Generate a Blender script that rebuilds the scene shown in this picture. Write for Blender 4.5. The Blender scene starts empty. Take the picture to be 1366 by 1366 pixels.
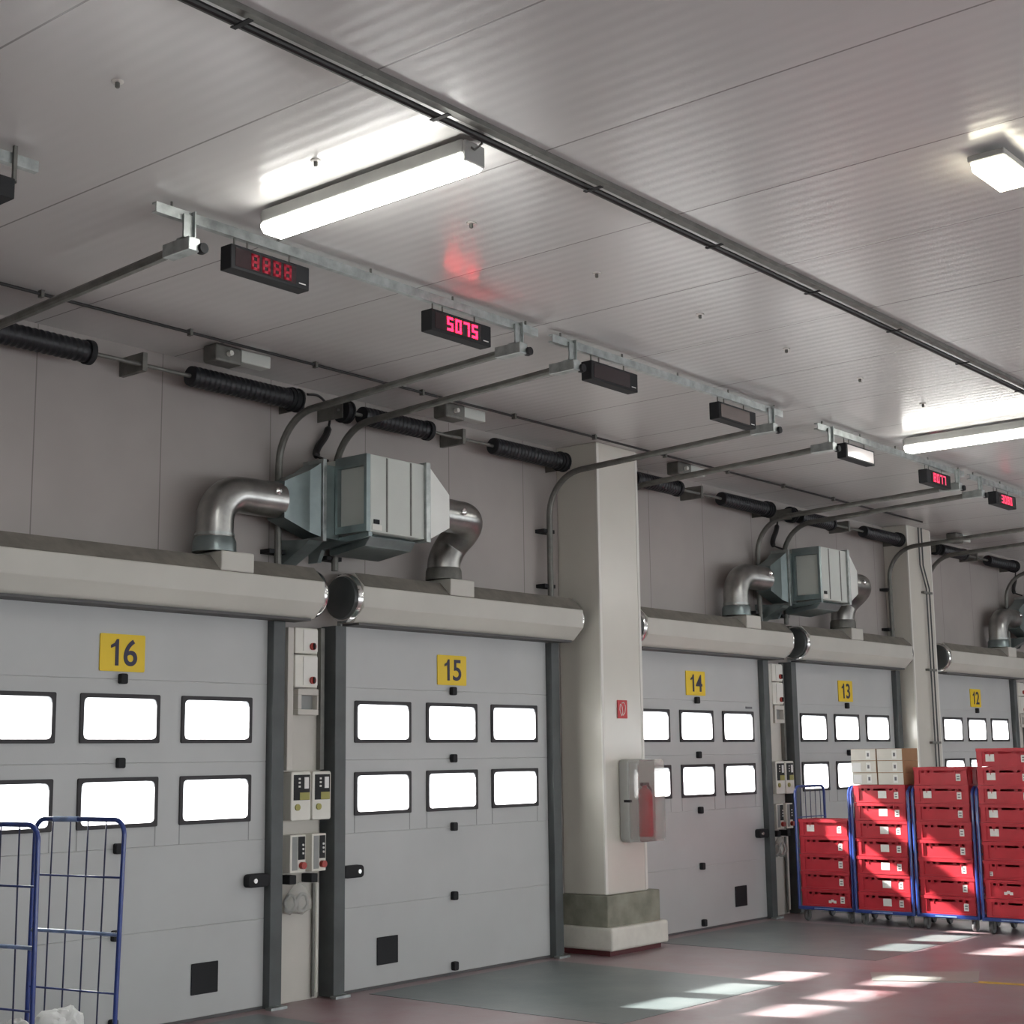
import bpy, bmesh, math, random
from mathutils import Vector, Matrix
random.seed(7)
PI = math.pi
SC = bpy.context.scene
COL = SC.collection

# ------------------------------------------------------------------ materials
def new_mat(name):
    m = bpy.data.materials.new(name); m.use_nodes = True
    nt = m.node_tree; b = nt.nodes['Principled BSDF']
    return m, nt, b

def ramp(nt, fac, stops):
    r = nt.nodes.new('ShaderNodeValToRGB')
    el = r.color_ramp.elements
    while len(el) < len(stops): el.new(0.5)
    for e, (p, c) in zip(el, stops):
        e.position = p; e.color = (*c, 1)
    nt.links.new(fac, r.inputs[0]); return r.outputs[0]

def noise(nt, scale, detail=4, rough=0.55, stretch=None):
    tc = nt.nodes.new('ShaderNodeTexCoord')
    n = nt.nodes.new('ShaderNodeTexNoise')
    n.inputs['Scale'].default_value = scale; n.inputs['Detail'].default_value = detail
    n.inputs['Roughness'].default_value = rough
    if stretch:
        mp = nt.nodes.new('ShaderNodeMapping'); mp.inputs['Scale'].default_value = stretch
        nt.links.new(tc.outputs['Object'], mp.inputs[0]); nt.links.new(mp.outputs[0], n.inputs[0])
    else:
        nt.links.new(tc.outputs['Object'], n.inputs[0])
    return n.outputs['Fac']

def bump(nt, b, h, strength=0.2, dist=0.01):
    n = nt.nodes.new('ShaderNodeBump'); n.inputs['Strength'].default_value = strength
    n.inputs['Distance'].default_value = dist
    nt.links.new(h, n.inputs['Height']); nt.links.new(n.outputs[0], b.inputs['Normal'])
    return n

def paint(name, col, rough=0.5, metal=0.0, var=0.12, scale=3.0, stretch=None, coat=0.0):
    m, nt, b = new_mat(name)
    lo = tuple(c * (1 - var) for c in col); hi = tuple(min(1, c * (1 + var)) for c in col)
    f = noise(nt, scale, stretch=stretch)
    nt.links.new(ramp(nt, f, [(0.3, lo), (0.7, hi)]), b.inputs['Base Color'])
    b.inputs['Roughness'].default_value = rough; b.inputs['Metallic'].default_value = metal
    b.inputs['Coat Weight'].default_value = coat
    return m

def emis(name, col, strength):
    m, nt, b = new_mat(name)
    b.inputs['Base Color'].default_value = (*col, 1)
    b.inputs['Emission Color'].default_value = (*col, 1)
    b.inputs['Emission Strength'].default_value = strength
    return m

M = {}
M['door'] = paint('door panel grey white', (0.475, 0.487, 0.480), 0.42, var=0.05, scale=1.2)
M['door_rubber'] = paint('dark window rubber', (0.035, 0.033, 0.036), 0.6)
M['seal'] = paint('door bottom seal', (0.10, 0.10, 0.10), 0.7)
M['black'] = paint('black plastic', (0.010, 0.011, 0.013), 0.75)
M['black_spring'] = paint('black oiled spring steel', (0.012, 0.013, 0.016), 0.45, var=0.3, scale=20)
M['wall'] = paint('off white wall panel', (0.36, 0.33, 0.31), 0.5, var=0.10, scale=0.7)
nt = M['wall'].node_tree; b = nt.nodes['Principled BSDF']
_t = nt.nodes.new('ShaderNodeTexCoord'); _s = nt.nodes.new('ShaderNodeSeparateXYZ'); nt.links.new(_t.outputs['Object'], _s.inputs[0])
_a = nt.nodes.new('ShaderNodeMath'); _a.operation = 'ADD'; _a.inputs[1].default_value = 111.0; nt.links.new(_s.outputs[0], _a.inputs[0])
_m = nt.nodes.new('ShaderNodeMath'); _m.operation = 'MODULO'; _m.inputs[1].default_value = 1.1; nt.links.new(_a.outputs[0], _m.inputs[0])
_l = nt.nodes.new('ShaderNodeMath'); _l.operation = 'LESS_THAN'; _l.inputs[1].default_value = 0.010; nt.links.new(_m.outputs[0], _l.inputs[0])
_x = nt.nodes.new('ShaderNodeMix'); _x.data_type = 'RGBA'; _x.inputs[7].default_value = (0.20, 0.18, 0.17, 1)
_old = b.inputs['Base Color'].links[0].from_socket
nt.links.new(_old, _x.inputs[6]); nt.links.new(_l.outputs[0], _x.inputs[0]); nt.links.new(_x.outputs[2], b.inputs['Base Color'])
M['wall_far'] = paint('grey hall wall', (0.42, 0.40, 0.38), 0.7, var=0.1, scale=0.8)
M['column'] = paint('cream column panel', (0.64, 0.62, 0.55), 0.28, var=0.04, scale=1.0, coat=0.9)
M['column'].node_tree.nodes['Principled BSDF'].inputs['Coat Roughness'].default_value = 0.16
M['edge'] = paint('white corner profile', (0.72, 0.71, 0.66), 0.35, var=0.03)
M['concrete'] = paint('greenish concrete plinth', (0.24, 0.24, 0.19), 0.75, var=0.3, scale=4)
M['kerb'] = paint('white kerb block', (0.68, 0.67, 0.60), 0.5, var=0.08, scale=6)
M['kerb_base'] = paint('dark red base strip', (0.10, 0.02, 0.022), 0.5)
M['post'] = paint('dark grey steel post', (0.085, 0.095, 0.095), 0.55, var=0.2, scale=3)
M['post_light'] = paint('pale grey cladding', (0.55, 0.53, 0.48), 0.5, var=0.06, scale=2)
M['galv'] = paint('galvanised steel', (0.40, 0.43, 0.42), 0.40, metal=0.85, var=0.25, scale=12)
M['galv_dull'] = paint('dull galvanised track', (0.17, 0.17, 0.155), 0.5, metal=0.5, var=0.2, scale=10)
M['galv_sheet'] = paint('galvanised duct sheet', (0.25, 0.30, 0.30), 0.32, metal=0.75, var=0.15, scale=5)
M['spiral'] = paint('folded bright duct', (0.38, 0.38, 0.365), 0.28, metal=0.95, var=0.2, scale=7)
M['unit_white'] = paint('white unit enamel', (0.56, 0.59, 0.55), 0.4, var=0.04)
M['unit_pale'] = paint('pale sheet cone', (0.80, 0.82, 0.78), 0.35, var=0.03)
M['rubber_hose'] = paint('black rubber hose', (0.014, 0.013, 0.013), 0.5)
M['curtain'] = paint('cream air curtain casing', (0.54, 0.53, 0.48), 0.42, var=0.04, scale=2)
M['dark_top'] = paint('dark brown-grey top strip', (0.19, 0.175, 0.15), 0.9, var=0.2, scale=6)
M['curtain_end'] = paint('dark grey end cap', (0.055, 0.06, 0.06), 0.35, var=0.2)
M['chrome'] = paint('chrome', (0.75, 0.75, 0.73), 0.15, metal=1.0, var=0.05)
M['white_plastic'] = paint('white plastic', (0.70, 0.69, 0.62), 0.4, var=0.04)
M['grey_plastic'] = paint('grey plastic', (0.28, 0.29, 0.28), 0.5)
M['panel_dark'] = paint('dark printed panel', (0.012, 0.014, 0.015), 0.7)
M['olive'] = paint('olive sticker', (0.36, 0.34, 0.10), 0.6)
M['red_knob'] = paint('red switch knob', (0.35, 0.03, 0.02), 0.4)
M['yellow_sign'] = paint('yellow sign', (0.80, 0.56, 0.012), 0.45, var=0.04)
M['navy'] = paint('navy numeral', (0.022, 0.018, 0.055), 0.5)
M['red_sign'] = paint('red sign', (0.55, 0.03, 0.035), 0.4, var=0.04)
M['white'] = paint('white print', (0.80, 0.80, 0.78), 0.5, var=0.03)
M['ink'] = paint('grey label print', (0.16, 0.16, 0.17), 0.6)
M['ext_red'] = paint('extinguisher red', (0.50, 0.02, 0.03), 0.3, var=0.05)
M['case_grey'] = paint('grey case shell', (0.45, 0.46, 0.44), 0.4, var=0.05)
M['blue'] = paint('blue roll cage tube', (0.020, 0.050, 0.24), 0.30, var=0.2, scale=9, coat=0.4)
M['blue_worn'] = paint('worn pale blue tube', (0.22, 0.33, 0.58), 0.30, var=0.3, scale=14, coat=0.3)
M['wire'] = paint('dark blue wire', (0.018, 0.025, 0.075), 0.4)
M['crate'] = paint('red crate plastic', (0.50, 0.030, 0.045), 0.33, var=0.10, scale=5)
M['crate_dark'] = paint('faded red crate plastic', (0.47, 0.022, 0.032), 0.4, var=0.12, scale=5)
M['label'] = paint('white paper label', (0.82, 0.82, 0.78), 0.6, var=0.05, scale=30)
M['carton'] = paint('sunlit cardboard front', (0.68, 0.66, 0.59), 0.75, var=0.05, scale=5)
M['kraft'] = paint('brown cardboard', (0.36, 0.20, 0.10), 0.8, var=0.08, scale=5)
M['tape'] = paint('packing tape', (0.55, 0.36, 0.20), 0.3)
M['film'] = paint('white plastic film', (0.78, 0.80, 0.78), 0.35, var=0.06, scale=6)
M['wheel'] = paint('grey rubber wheel', (0.13, 0.13, 0.13), 0.6)
M['yellow_line'] = paint('yellow floor paint', (0.65, 0.42, 0.05), 0.5, var=0.2, scale=9)
M['lamp_housing'] = paint('grey lamp housing', (0.34, 0.34, 0.325), 0.5)
M['tube'] = emis('lit lamp diffuser', (1.0, 0.985, 0.93), 13.0)
M['bulk'] = emis('lit bulkhead cover', (1.0, 0.93, 0.74), 9.0)
M['led'] = emis('bright red led', (1.0, 0.015, 0.06), 3.2)
M['led_dim'] = emis('dim red led', (0.26, 0.010, 0.025), 0.16)
M['led_pink'] = emis('washed red led', (0.75, 0.05, 0.12), 0.9)
m, nt, b = new_mat('display screen'); M['screen'] = m
b.inputs['Base Color'].default_value = (0.02, 0.008, 0.010, 1); b.inputs['Roughness'].default_value = 0.12
m, nt, b = new_mat('pale display screen'); M['screen_pale'] = m
b.inputs['Base Color'].default_value = (0.14, 0.11, 0.10, 1); b.inputs['Roughness'].default_value = 0.2
m, nt, b = new_mat('display screen painted with reflection'); M['screen_reflect'] = m  # white reflection painted in as the screen's base colour
b.inputs['Base Color'].default_value = (0.75, 0.70, 0.68, 1); b.inputs['Roughness'].default_value = 0.2

# clear plastic: lets the sun through, a little milky, glossy at grazing angles
def clear(name, tint, refl, milky=0.0):
    m = bpy.data.materials.new(name); m.use_nodes = True
    nt = m.node_tree; nt.nodes.clear()
    out = nt.nodes.new('ShaderNodeOutputMaterial'); mix = nt.nodes.new('ShaderNodeMixShader')
    t = nt.nodes.new('ShaderNodeBsdfTransparent'); t.inputs[0].default_value = (*tint, 1)
    base = t.outputs[0]
    if milky:
        tl = nt.nodes.new('ShaderNodeBsdfTranslucent'); tl.inputs[0].default_value = (0.9, 0.9, 0.9, 1)
        m2 = nt.nodes.new('ShaderNodeMixShader'); m2.inputs[0].default_value = milky
        nt.links.new(base, m2.inputs[1]); nt.links.new(tl.outputs[0], m2.inputs[2]); base = m2.outputs[0]
    g = nt.nodes.new('ShaderNodeBsdfGlossy'); g.inputs['Roughness'].default_value = 0.10
    lw = nt.nodes.new('ShaderNodeLayerWeight'); lw.inputs[0].default_value = 0.5
    pw = nt.nodes.new('ShaderNodeMath'); pw.operation = 'POWER'; pw.inputs[1].default_value = 4.0
    ml = nt.nodes.new('ShaderNodeMath'); ml.operation = 'MULTIPLY_ADD'; ml.inputs[1].default_value = refl; ml.inputs[2].default_value = 0.05
    nt.links.new(lw.outputs['Facing'], pw.inputs[0]); nt.links.new(pw.outputs[0], ml.inputs[0]); nt.links.new(ml.outputs[0], mix.inputs[0])
    nt.links.new(base, mix.inputs[1]); nt.links.new(g.outputs[0], mix.inputs[2])
    nt.links.new(mix.outputs[0], out.inputs[0]); return m
M['pane'] = clear('milky window pane', (0.97, 0.98, 0.98), 0.4, 0.30)
M['cover'] = clear('clear case cover', (0.90, 0.90, 0.89), 0.7, 0.17)

# film bag hanging on the cables: partly see-through
m = bpy.data.materials.new('translucent film bag'); m.use_nodes = True
nt = m.node_tree; b = nt.nodes['Principled BSDF']
b.inputs['Base Color'].default_value = (0.62, 0.62, 0.58, 1); b.inputs['Roughness'].default_value = 0.25
b.inputs['Alpha'].default_value = 0.35
M['bag'] = m

# ceiling: white ribbed lacquered panels with joints
m, nt, b = new_mat('ribbed white ceiling panel'); M['ceiling'] = m
b.inputs['Base Color'].default_value = (0.60, 0.585, 0.575, 1)
b.inputs['Roughness'].default_value = 0.26
tc = nt.nodes.new('ShaderNodeTexCoord'); sx = nt.nodes.new('ShaderNodeSeparateXYZ')
nt.links.new(tc.outputs['Object'], sx.inputs[0])
def mth(op, a, v):
    n = nt.nodes.new('ShaderNodeMath'); n.operation = op
    if hasattr(a, 'links') or hasattr(a, 'is_linked'): nt.links.new(a, n.inputs[0])
    else: n.inputs[0].default_value = a
    if v is not None:
        if hasattr(v, 'is_linked'): nt.links.new(v, n.inputs[1])
        else: n.inputs[1].default_value = v
    return n.outputs[0]
rib = mth('MULTIPLY', sx.outputs[0], 2 * PI / 0.10)
rib = mth('SINE', rib, None)
pj = mth('ADD', sx.outputs[0], 100 * 1.24 + 0.62 + 1.23)
pj = mth('MODULO', pj, 1.24)
joint = mth('LESS_THAN', pj, 0.012)
h = mth('SUBTRACT', mth('MULTIPLY', rib, 0.5), mth('MULTIPLY', joint, 3.0))
bump(nt, b, h, 0.13, 0.006)
f = noise(nt, 0.5, 5, stretch=(1, 0.25, 1))
mixc = nt.nodes.new('ShaderNodeMix'); mixc.data_type = 'RGBA'
nt.links.new(ramp(nt, f, [(0.3, (0.62, 0.615, 0.60)), (0.7, (0.70, 0.695, 0.68))]), mixc.inputs[6])
mixc.inputs[7].default_value = (0.33, 0.32, 0.31, 1)
nt.links.new(joint, mixc.inputs[0]); nt.links.new(mixc.outputs[2], b.inputs['Base Color'])

# floor: dark red coating, worn grey
m, nt, b = new_mat('worn red floor coating'); M['floor'] = m
f1 = noise(nt, 0.55, 6, 0.6); f2 = noise(nt, 3.5, 6, 0.65)
add = nt.nodes.new('ShaderNodeMath'); add.operation = 'ADD'
nt.links.new(f1, add.inputs[0]); nt.links.new(f2, add.inputs[1])
hf = nt.nodes.new('ShaderNodeMath'); hf.operation = 'MULTIPLY'; hf.inputs[1].default_value = 0.5
nt.links.new(add.outputs[0], hf.inputs[0])
nt.links.new(ramp(nt, hf.outputs[0], [(0.36, (0.22, 0.10, 0.11)), (0.46, (0.29, 0.20, 0.21)), (0.60, (0.35, 0.30, 0.31))]), b.inputs['Base Color'])
nt.links.new(ramp(nt, f2, [(0.3, (0.30,) * 3), (0.7, (0.46,) * 3)]), b.inputs['Roughness'])
bump(nt, b, f2, 0.15, 0.004)

# chequered steel plate
def chequer(name, c0, c1):
    m, nt, b = new_mat(name)
    f = noise(nt, 1.1, 6, 0.6)
    nt.links.new(ramp(nt, f, [(0.3, c0), (0.7, c1)]), b.inputs['Base Color'])
    b.inputs['Metallic'].default_value = 0.25; b.inputs['Roughness'].default_value = 0.42
    tc = nt.nodes.new('ShaderNodeTexCoord'); mp = nt.nodes.new('ShaderNodeMapping')
    mp.inputs['Rotation'].default_value = (0, 0, PI / 4)
    nt.links.new(tc.outputs['Object'], mp.inputs[0])
    ck = nt.nodes.new('ShaderNodeTexChecker'); ck.inputs['Scale'].default_value = 28
    nt.links.new(mp.outputs[0], ck.inputs[0])
    bump(nt, b, ck.outputs['Fac'], 0.35, 0.004)
    return m
M['leveller'] = chequer('worn chequer plate', (0.13, 0.165, 0.165), (0.22, 0.24, 0.24))
M['plate'] = chequer('bright chequer plate', (0.30, 0.32, 0.29), (0.42, 0.42, 0.39))

# ------------------------------------------------------------------ mesh helpers
class MB:
    """collects geometry (world or local coordinates) for ONE mesh object"""
    def __init__(s): s.bm = bmesh.new(); s.mi = 0
    def _f(s, vs):
        try:
            f = s.bm.faces.new(vs); f.material_index = s.mi; return f
        except ValueError: return None
    def box(s, x0, x1, y0, y1, z0, z1):
        v = [s.bm.verts.new(p) for p in ((x0,y0,z0),(x1,y0,z0),(x1,y1,z0),(x0,y1,z0),(x0,y0,z1),(x1,y0,z1),(x1,y1,z1),(x0,y1,z1))]
        for q in ((3,2,1,0),(4,5,6,7),(0,1,5,4),(1,2,6,5),(2,3,7,6),(3,0,4,7)): s._f([v[i] for i in q])
        return s
    def prism(s, poly, axis, a, b):
        """poly: 2D points; axis 'x': (y,z) swept over x, 'y': (x,z), 'z': (x,y)"""
        def P(p, t): return (t, p[0], p[1]) if axis == 'x' else (p[0], t, p[1]) if axis == 'y' else (p[0], p[1], t)
        A = [s.bm.verts.new(P(p, a)) for p in poly]; B = [s.bm.verts.new(P(p, b)) for p in poly]
        n = len(poly)
        s._f(A[::-1]); s._f(B)
        for i in range(n): s._f([A[i], A[(i+1) % n], B[(i+1) % n], B[i]])
        return s
    def loft(s, rings, cap=True):
        R = [[s.bm.verts.new(p) for p in r] for r in rings]; n = len(R[0])
        for a, b in zip(R, R[1:]):
            for i in range(n): s._f([a[i], a[(i+1) % n], b[(i+1) % n], b[i]])
        if cap: s._f(R[0][::-1]); s._f(R[-1])
        return s
    def tube(s, pts, r, n=10, closed=False, cap=True):
        pts = [Vector(p) for p in pts]; rings = []
        m = len(pts); up = None
        for i, p in enumerate(pts):
            if closed: t = (pts[(i+1) % m] - pts[i-1])
            else: t = (pts[min(i+1, m-1)] - pts[max(i-1, 0)])
            t.normalize()
            if up is None:
                up = Vector((0,0,1)) if abs(t.z) < 0.9 else Vector((1,0,0))
            a = t.cross(up)
            if a.length < 1e-4: a = t.cross(Vector((0,1,0)))
            a.normalize(); bb = a.cross(t).normalized(); up = bb
            rr = r[i] if isinstance(r, (list, tuple)) else r
            rings.append([p + a * (rr * math.cos(2*PI*k/n)) + bb * (rr * math.sin(2*PI*k/n)) for k in range(n)])
        if closed: rings.append(rings[0]); return s.loft(rings, False)
        return s.loft(rings, cap)
    def cyl(s, p0, p1, r, n=16, r1=None):
        return s.tube([p0, p1], [r, r if r1 is None else r1], n)
    def lathe(s, prof, c, axis='z', n=20):
        rings = []
        for (r, t) in prof:
            ring = []
            for k in range(n):
                a = 2*PI*k/n; u, v = r*math.cos(a), r*math.sin(a)
                ring.append((c[0]+t, c[1]+u, c[2]+v) if axis == 'x' else (c[0]+u, c[1]+t, c[2]+v) if axis == 'y' else (c[0]+u, c[1]+v, c[2]+t))
            rings.append(ring)
        return s.loft(rings)
    def holed(s, x0, x1, z0, z1, ya, yb, holes):
        """slab in the x-z plane between ya (front) and yb, with rectangular holes (hx0,hx1,hz0,hz1)"""
        xs = sorted({x0, x1, *[h[0] for h in holes], *[h[1] for h in holes]})
        zs = sorted({z0, z1, *[h[2] for h in holes], *[h[3] for h in holes]})
        vc = {}
        def V(x, y, z):
            k = (round(x, 5), round(y, 5), round(z, 5))
            if k not in vc: vc[k] = s.bm.verts.new(k)
            return vc[k]
        def solid(i, j):
            if i < 0 or j < 0 or i >= len(xs)-1 or j >= len(zs)-1: return False
            cx, cz = (xs[i]+xs[i+1])/2, (zs[j]+zs[j+1])/2
            return not any(h[0] < cx < h[1] and h[2] < cz < h[3] for h in holes)
        for i in range(len(xs)-1):
            for j in range(len(zs)-1):
                if not solid(i, j): continue
                a, b, c, d = xs[i], xs[i+1], zs[j], zs[j+1]
                s._f([V(a,ya,c), V(b,ya,c), V(b,ya,d), V(a,ya,d)])
                s._f([V(a,yb,d), V(b,yb,d), V(b,yb,c), V(a,yb,c)])
                if not solid(i-1, j): s._f([V(a,yb,c), V(a,ya,c), V(a,ya,d), V(a,yb,d)])
                if not solid(i+1, j): s._f([V(b,ya,c), V(b,yb,c), V(b,yb,d), V(b,ya,d)])
                if not solid(i, j-1): s._f([V(a,ya,c), V(a,yb,c), V(b,yb,c), V(b,ya,c)])
                if not solid(i, j+1): s._f([V(a,ya,d), V(b,ya,d), V(b,yb,d), V(a,yb,d)])
        return s
    def build(s, name, mats, parent=None, smooth=False, bevel=0.0, seg=2, world=True, angle=35):
        me = bpy.data.meshes.new(name)
        bmesh.ops.recalc_face_normals(s.bm, faces=s.bm.faces[:])
        if parent is not None and world:
            root = parent
            mw = Matrix.Identity(4)
            while root is not None: mw = root.matrix_basis @ mw; root = root.parent
            s.bm.transform(mw.inverted())
        s.bm.to_mesh(me); s.bm.free()
        for mm in (mats if isinstance(mats, (list, tuple)) else [mats]): me.materials.append(M[mm])
        if smooth:
            for p in me.polygons: p.use_smooth = True
            me.set_sharp_from_angle(angle=math.radians(angle))
        o = bpy.data.objects.new(name, me); COL.objects.link(o)
        if parent is not None: o.parent = parent
        if bevel:
            bv = o.modifiers.new('Bevel', 'BEVEL'); bv.width = bevel; bv.segments = seg
            bv.limit_method = 'ANGLE'; bv.angle_limit = math.radians(40)
        return o

def tag(o, label, cat, group=None, kind=None):
    o['label'] = label; o['category'] = cat
    if group: o['group'] = group
    if kind: o['kind'] = kind
    return o
def thing(name, label, cat, loc=(0,0,0), rz=0, group=None, kind=None):
    o = bpy.data.objects.new(name, None); COL.objects.link(o); o.empty_display_size = 0.1
    o.matrix_basis = Matrix.Translation(loc) @ Matrix.Rotation(rz, 4, 'Z')
    return tag(o, label, cat, group, kind)
def struct(name, mb, mats, label, cat, **k):
    o = mb.build(name, mats, **k); return tag(o, label, cat, None, 'structure')
def dup(root, loc, rz=0, label=None, group=None):
    r = root.copy(); COL.objects.link(r)
    r.matrix_basis = Matrix.Translation(loc) @ Matrix.Rotation(rz, 4, 'Z')
    if label: r['label'] = label
    if group: r['group'] = group
    def rec(src, dst):
        for ch in list(src.children):
            c = ch.copy(); COL.objects.link(c); c.parent = dst; rec(ch, c)
    rec(root, r)
    return r
def fillet(pts, r, n=6):
    """round the corners of a polyline"""
    pts = [Vector(p) for p in pts]; out = [pts[0]]
    for a, b, c in zip(pts, pts[1:], pts[2:]):
        u = (a-b).normalized(); v = (c-b).normalized()
        ang = u.angle(v)
        if ang > PI - 0.02: out.append(b); continue
        t = min(r / math.tan(ang/2), (a-b).length*0.49, (c-b).length*0.49)
        rr = t * math.tan(ang/2)
        cen = b + (u+v).normalized() * (rr / math.sin(ang/2))
        p, q = b + u*t - cen, b + v*t - cen
        tot = p.angle(q); ax = p.cross(q).normalized()
        for i in range(n+1): out.append(cen + Matrix.Rotation(tot*i/n, 3, ax) @ p)
    out.append(pts[-1]); return out
def round_rect(x0, x1, z0, z1, r, n=4):
    P = []
    for cx, cz, a0 in ((x1-r, z1-r, 0), (x0+r, z1-r, PI/2), (x0+r, z0+r, PI), (x1-r, z0+r, 1.5*PI)):
        for i in range(n+1):
            a = a0 + PI/2*i/n; P.append((cx + r*math.cos(a), cz + r*math.sin(a)))
    return P
def text_mb(txt, size, cx, y, cz, depth=0.002, xs=1.0, bold=0.0):
    """lettering in the x-z plane facing -y, centred"""
    cu = bpy.data.curves.new('t', 'FONT'); cu.body = txt; cu.size = size; cu.extrude = depth
    cu.offset = bold; cu.align_x = 'CENTER'; cu.align_y = 'CENTER'
    ob = bpy.data.objects.new('t', cu); COL.objects.link(ob)
    bpy.context.view_layer.update()
    me = bpy.data.meshes.new_from_object(ob.evaluated_get(bpy.context.evaluated_depsgraph_get()))
    mb = MB(); mb.bm.from_mesh(me)
    lo = [min(v.co[i] for v in mb.bm.verts) for i in (0, 1)]; hi = [max(v.co[i] for v in mb.bm.verts) for i in (0, 1)]
    for v in mb.bm.verts:
        x, yy, z = v.co
        v.co = (cx + (x-(lo[0]+hi[0])/2)*xs, y - z, cz + (yy-(lo[1]+hi[1])/2))
    bpy.data.objects.remove(ob); bpy.data.curves.remove(cu); bpy.data.meshes.remove(me)
    return mb

# ------------------------------------------------------------------ camera (measured from the photo)
cam_d = bpy.data.cameras.new('camera'); cam = bpy.data.objects.new('camera', cam_d); COL.objects.link(cam)
YAW, PITCH, ROLL, FPX = 0.88152, 0.161785, -0.012905, 1994.62
cy, sy, cp, sp = math.cos(YAW), math.sin(YAW), math.cos(PITCH), math.sin(PITCH)
Fv = Vector((sy*cp, cy*cp, sp)); Rv = Vector((cy, -sy, 0)); Uv = Rv.cross(Fv)
R2 = Rv*math.cos(ROLL) + Uv*math.sin(ROLL); U2 = Uv*math.cos(ROLL) - Rv*math.sin(ROLL)
rot = Matrix((R2, U2, -Fv)).transposed()
cam.matrix_world = Matrix.Translation((-10.1501, -9.1023, 1.8908)) @ rot.to_4x4()
cam_d.sensor_width = 36; cam_d.lens = 36 * FPX / 1366; cam_d.clip_end = 300
SC.camera = cam

# ------------------------------------------------------------------ setting
CZ = 5.0; WY = 0.11
DW = {16: 'leftmost door 16', 15: 'second door from the left, number 15', 14: 'door 14 right of the first column', 13: 'door 13 behind the loaded cages', 12: 'farthest door, number 12'}
DOORS = {16: -3.574, 15: 0.0, 14: 4.062, 13: 7.631, 12: 11.832}
PAIRX = {'16': -1.787, '14': 5.846, '12': 13.62}
X0, X1, YF = -18.0, 34.0, -17.0
struct('floor', MB().box(X0, X1, YF, WY+0.3, -0.2, 0.0), 'floor', 'worn dark red coated floor of the loading hall', 'floor')
struct('ceiling', MB().box(X0, X1, YF, WY+0.3, CZ, CZ+0.2), 'ceiling', 'white ribbed panel ceiling over the loading hall', 'ceiling')
holes = [(c-1.375, c+1.375, 0.03, 2.85) for c in DOORS.values()]
struct('wall_back', MB().holed(X0, X1, 0.0, CZ, WY, WY+0.05, holes), 'wall', 'off-white panel wall holding the row of dock doors', 'wall')
struct('wall_left', MB().box(X0-0.2, X0, YF, WY+0.3, 0, CZ), 'wall_far', 'grey end wall of the hall beyond the left edge', 'wall')
struct('wall_right', MB().box(X1, X1+0.2, YF, WY+0.3, 0, CZ), 'wall_far', 'grey end wall of the hall beyond the right edge', 'wall')
gates = [(x, x+4.2, 0.0, 3.0) for x in (-16.5, -10.5, -4.5, 1.5, 7.5, 13.5, 19.5, 25.5)]  # unseen gate openings, added so daylight reaches the doors
struct('wall_front', MB().holed(X0, X1, 0, CZ, YF-0.12, YF, gates), 'wall_far', 'grey wall with open gates added to let daylight onto the dock doors', 'wall')

# columns with kerbed plinths
def column(name, x0, x1, yc, label):
    t = thing(name, label, 'column', ((x0+x1)/2, (yc+WY)/2, 0), kind='structure')
    MB().box(x0, x1, yc, WY, 0.56, CZ).build('shaft', 'column', t, bevel=0.012)
    MB().box(x0-0.02, x1+0.17, yc-0.03, WY, 0.26, 0.56).build('plinth', 'concrete', t, bevel=0.01)
    MB().box(x0-0.05, x1+0.21, yc-0.10, WY, 0.05, 0.265).build('kerb', 'kerb', t, bevel=0.025, seg=3)
    MB().box(x0-0.01, x1+0.15, yc-0.04, WY, 0.0, 0.05).build('base_strip', 'kerb_base', t)
    for x, k in ((x0, -1), (x1, 1)):
        MB().box(x - (0.004 if k < 0 else 0.035), x + (0.035 if k < 0 else 0.004), yc-0.004, yc+0.012, 0.57, CZ-0.02).build('corner_trim', 'edge', t)
    return t
column('column', 1.75, 2.45, -0.40, 'cream clad column between doors 15 and 14 carrying the fire extinguisher case')
column('column', 9.20, 9.97, -0.25, 'cream clad column between doors 13 and 12 with two thin pipes')

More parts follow.
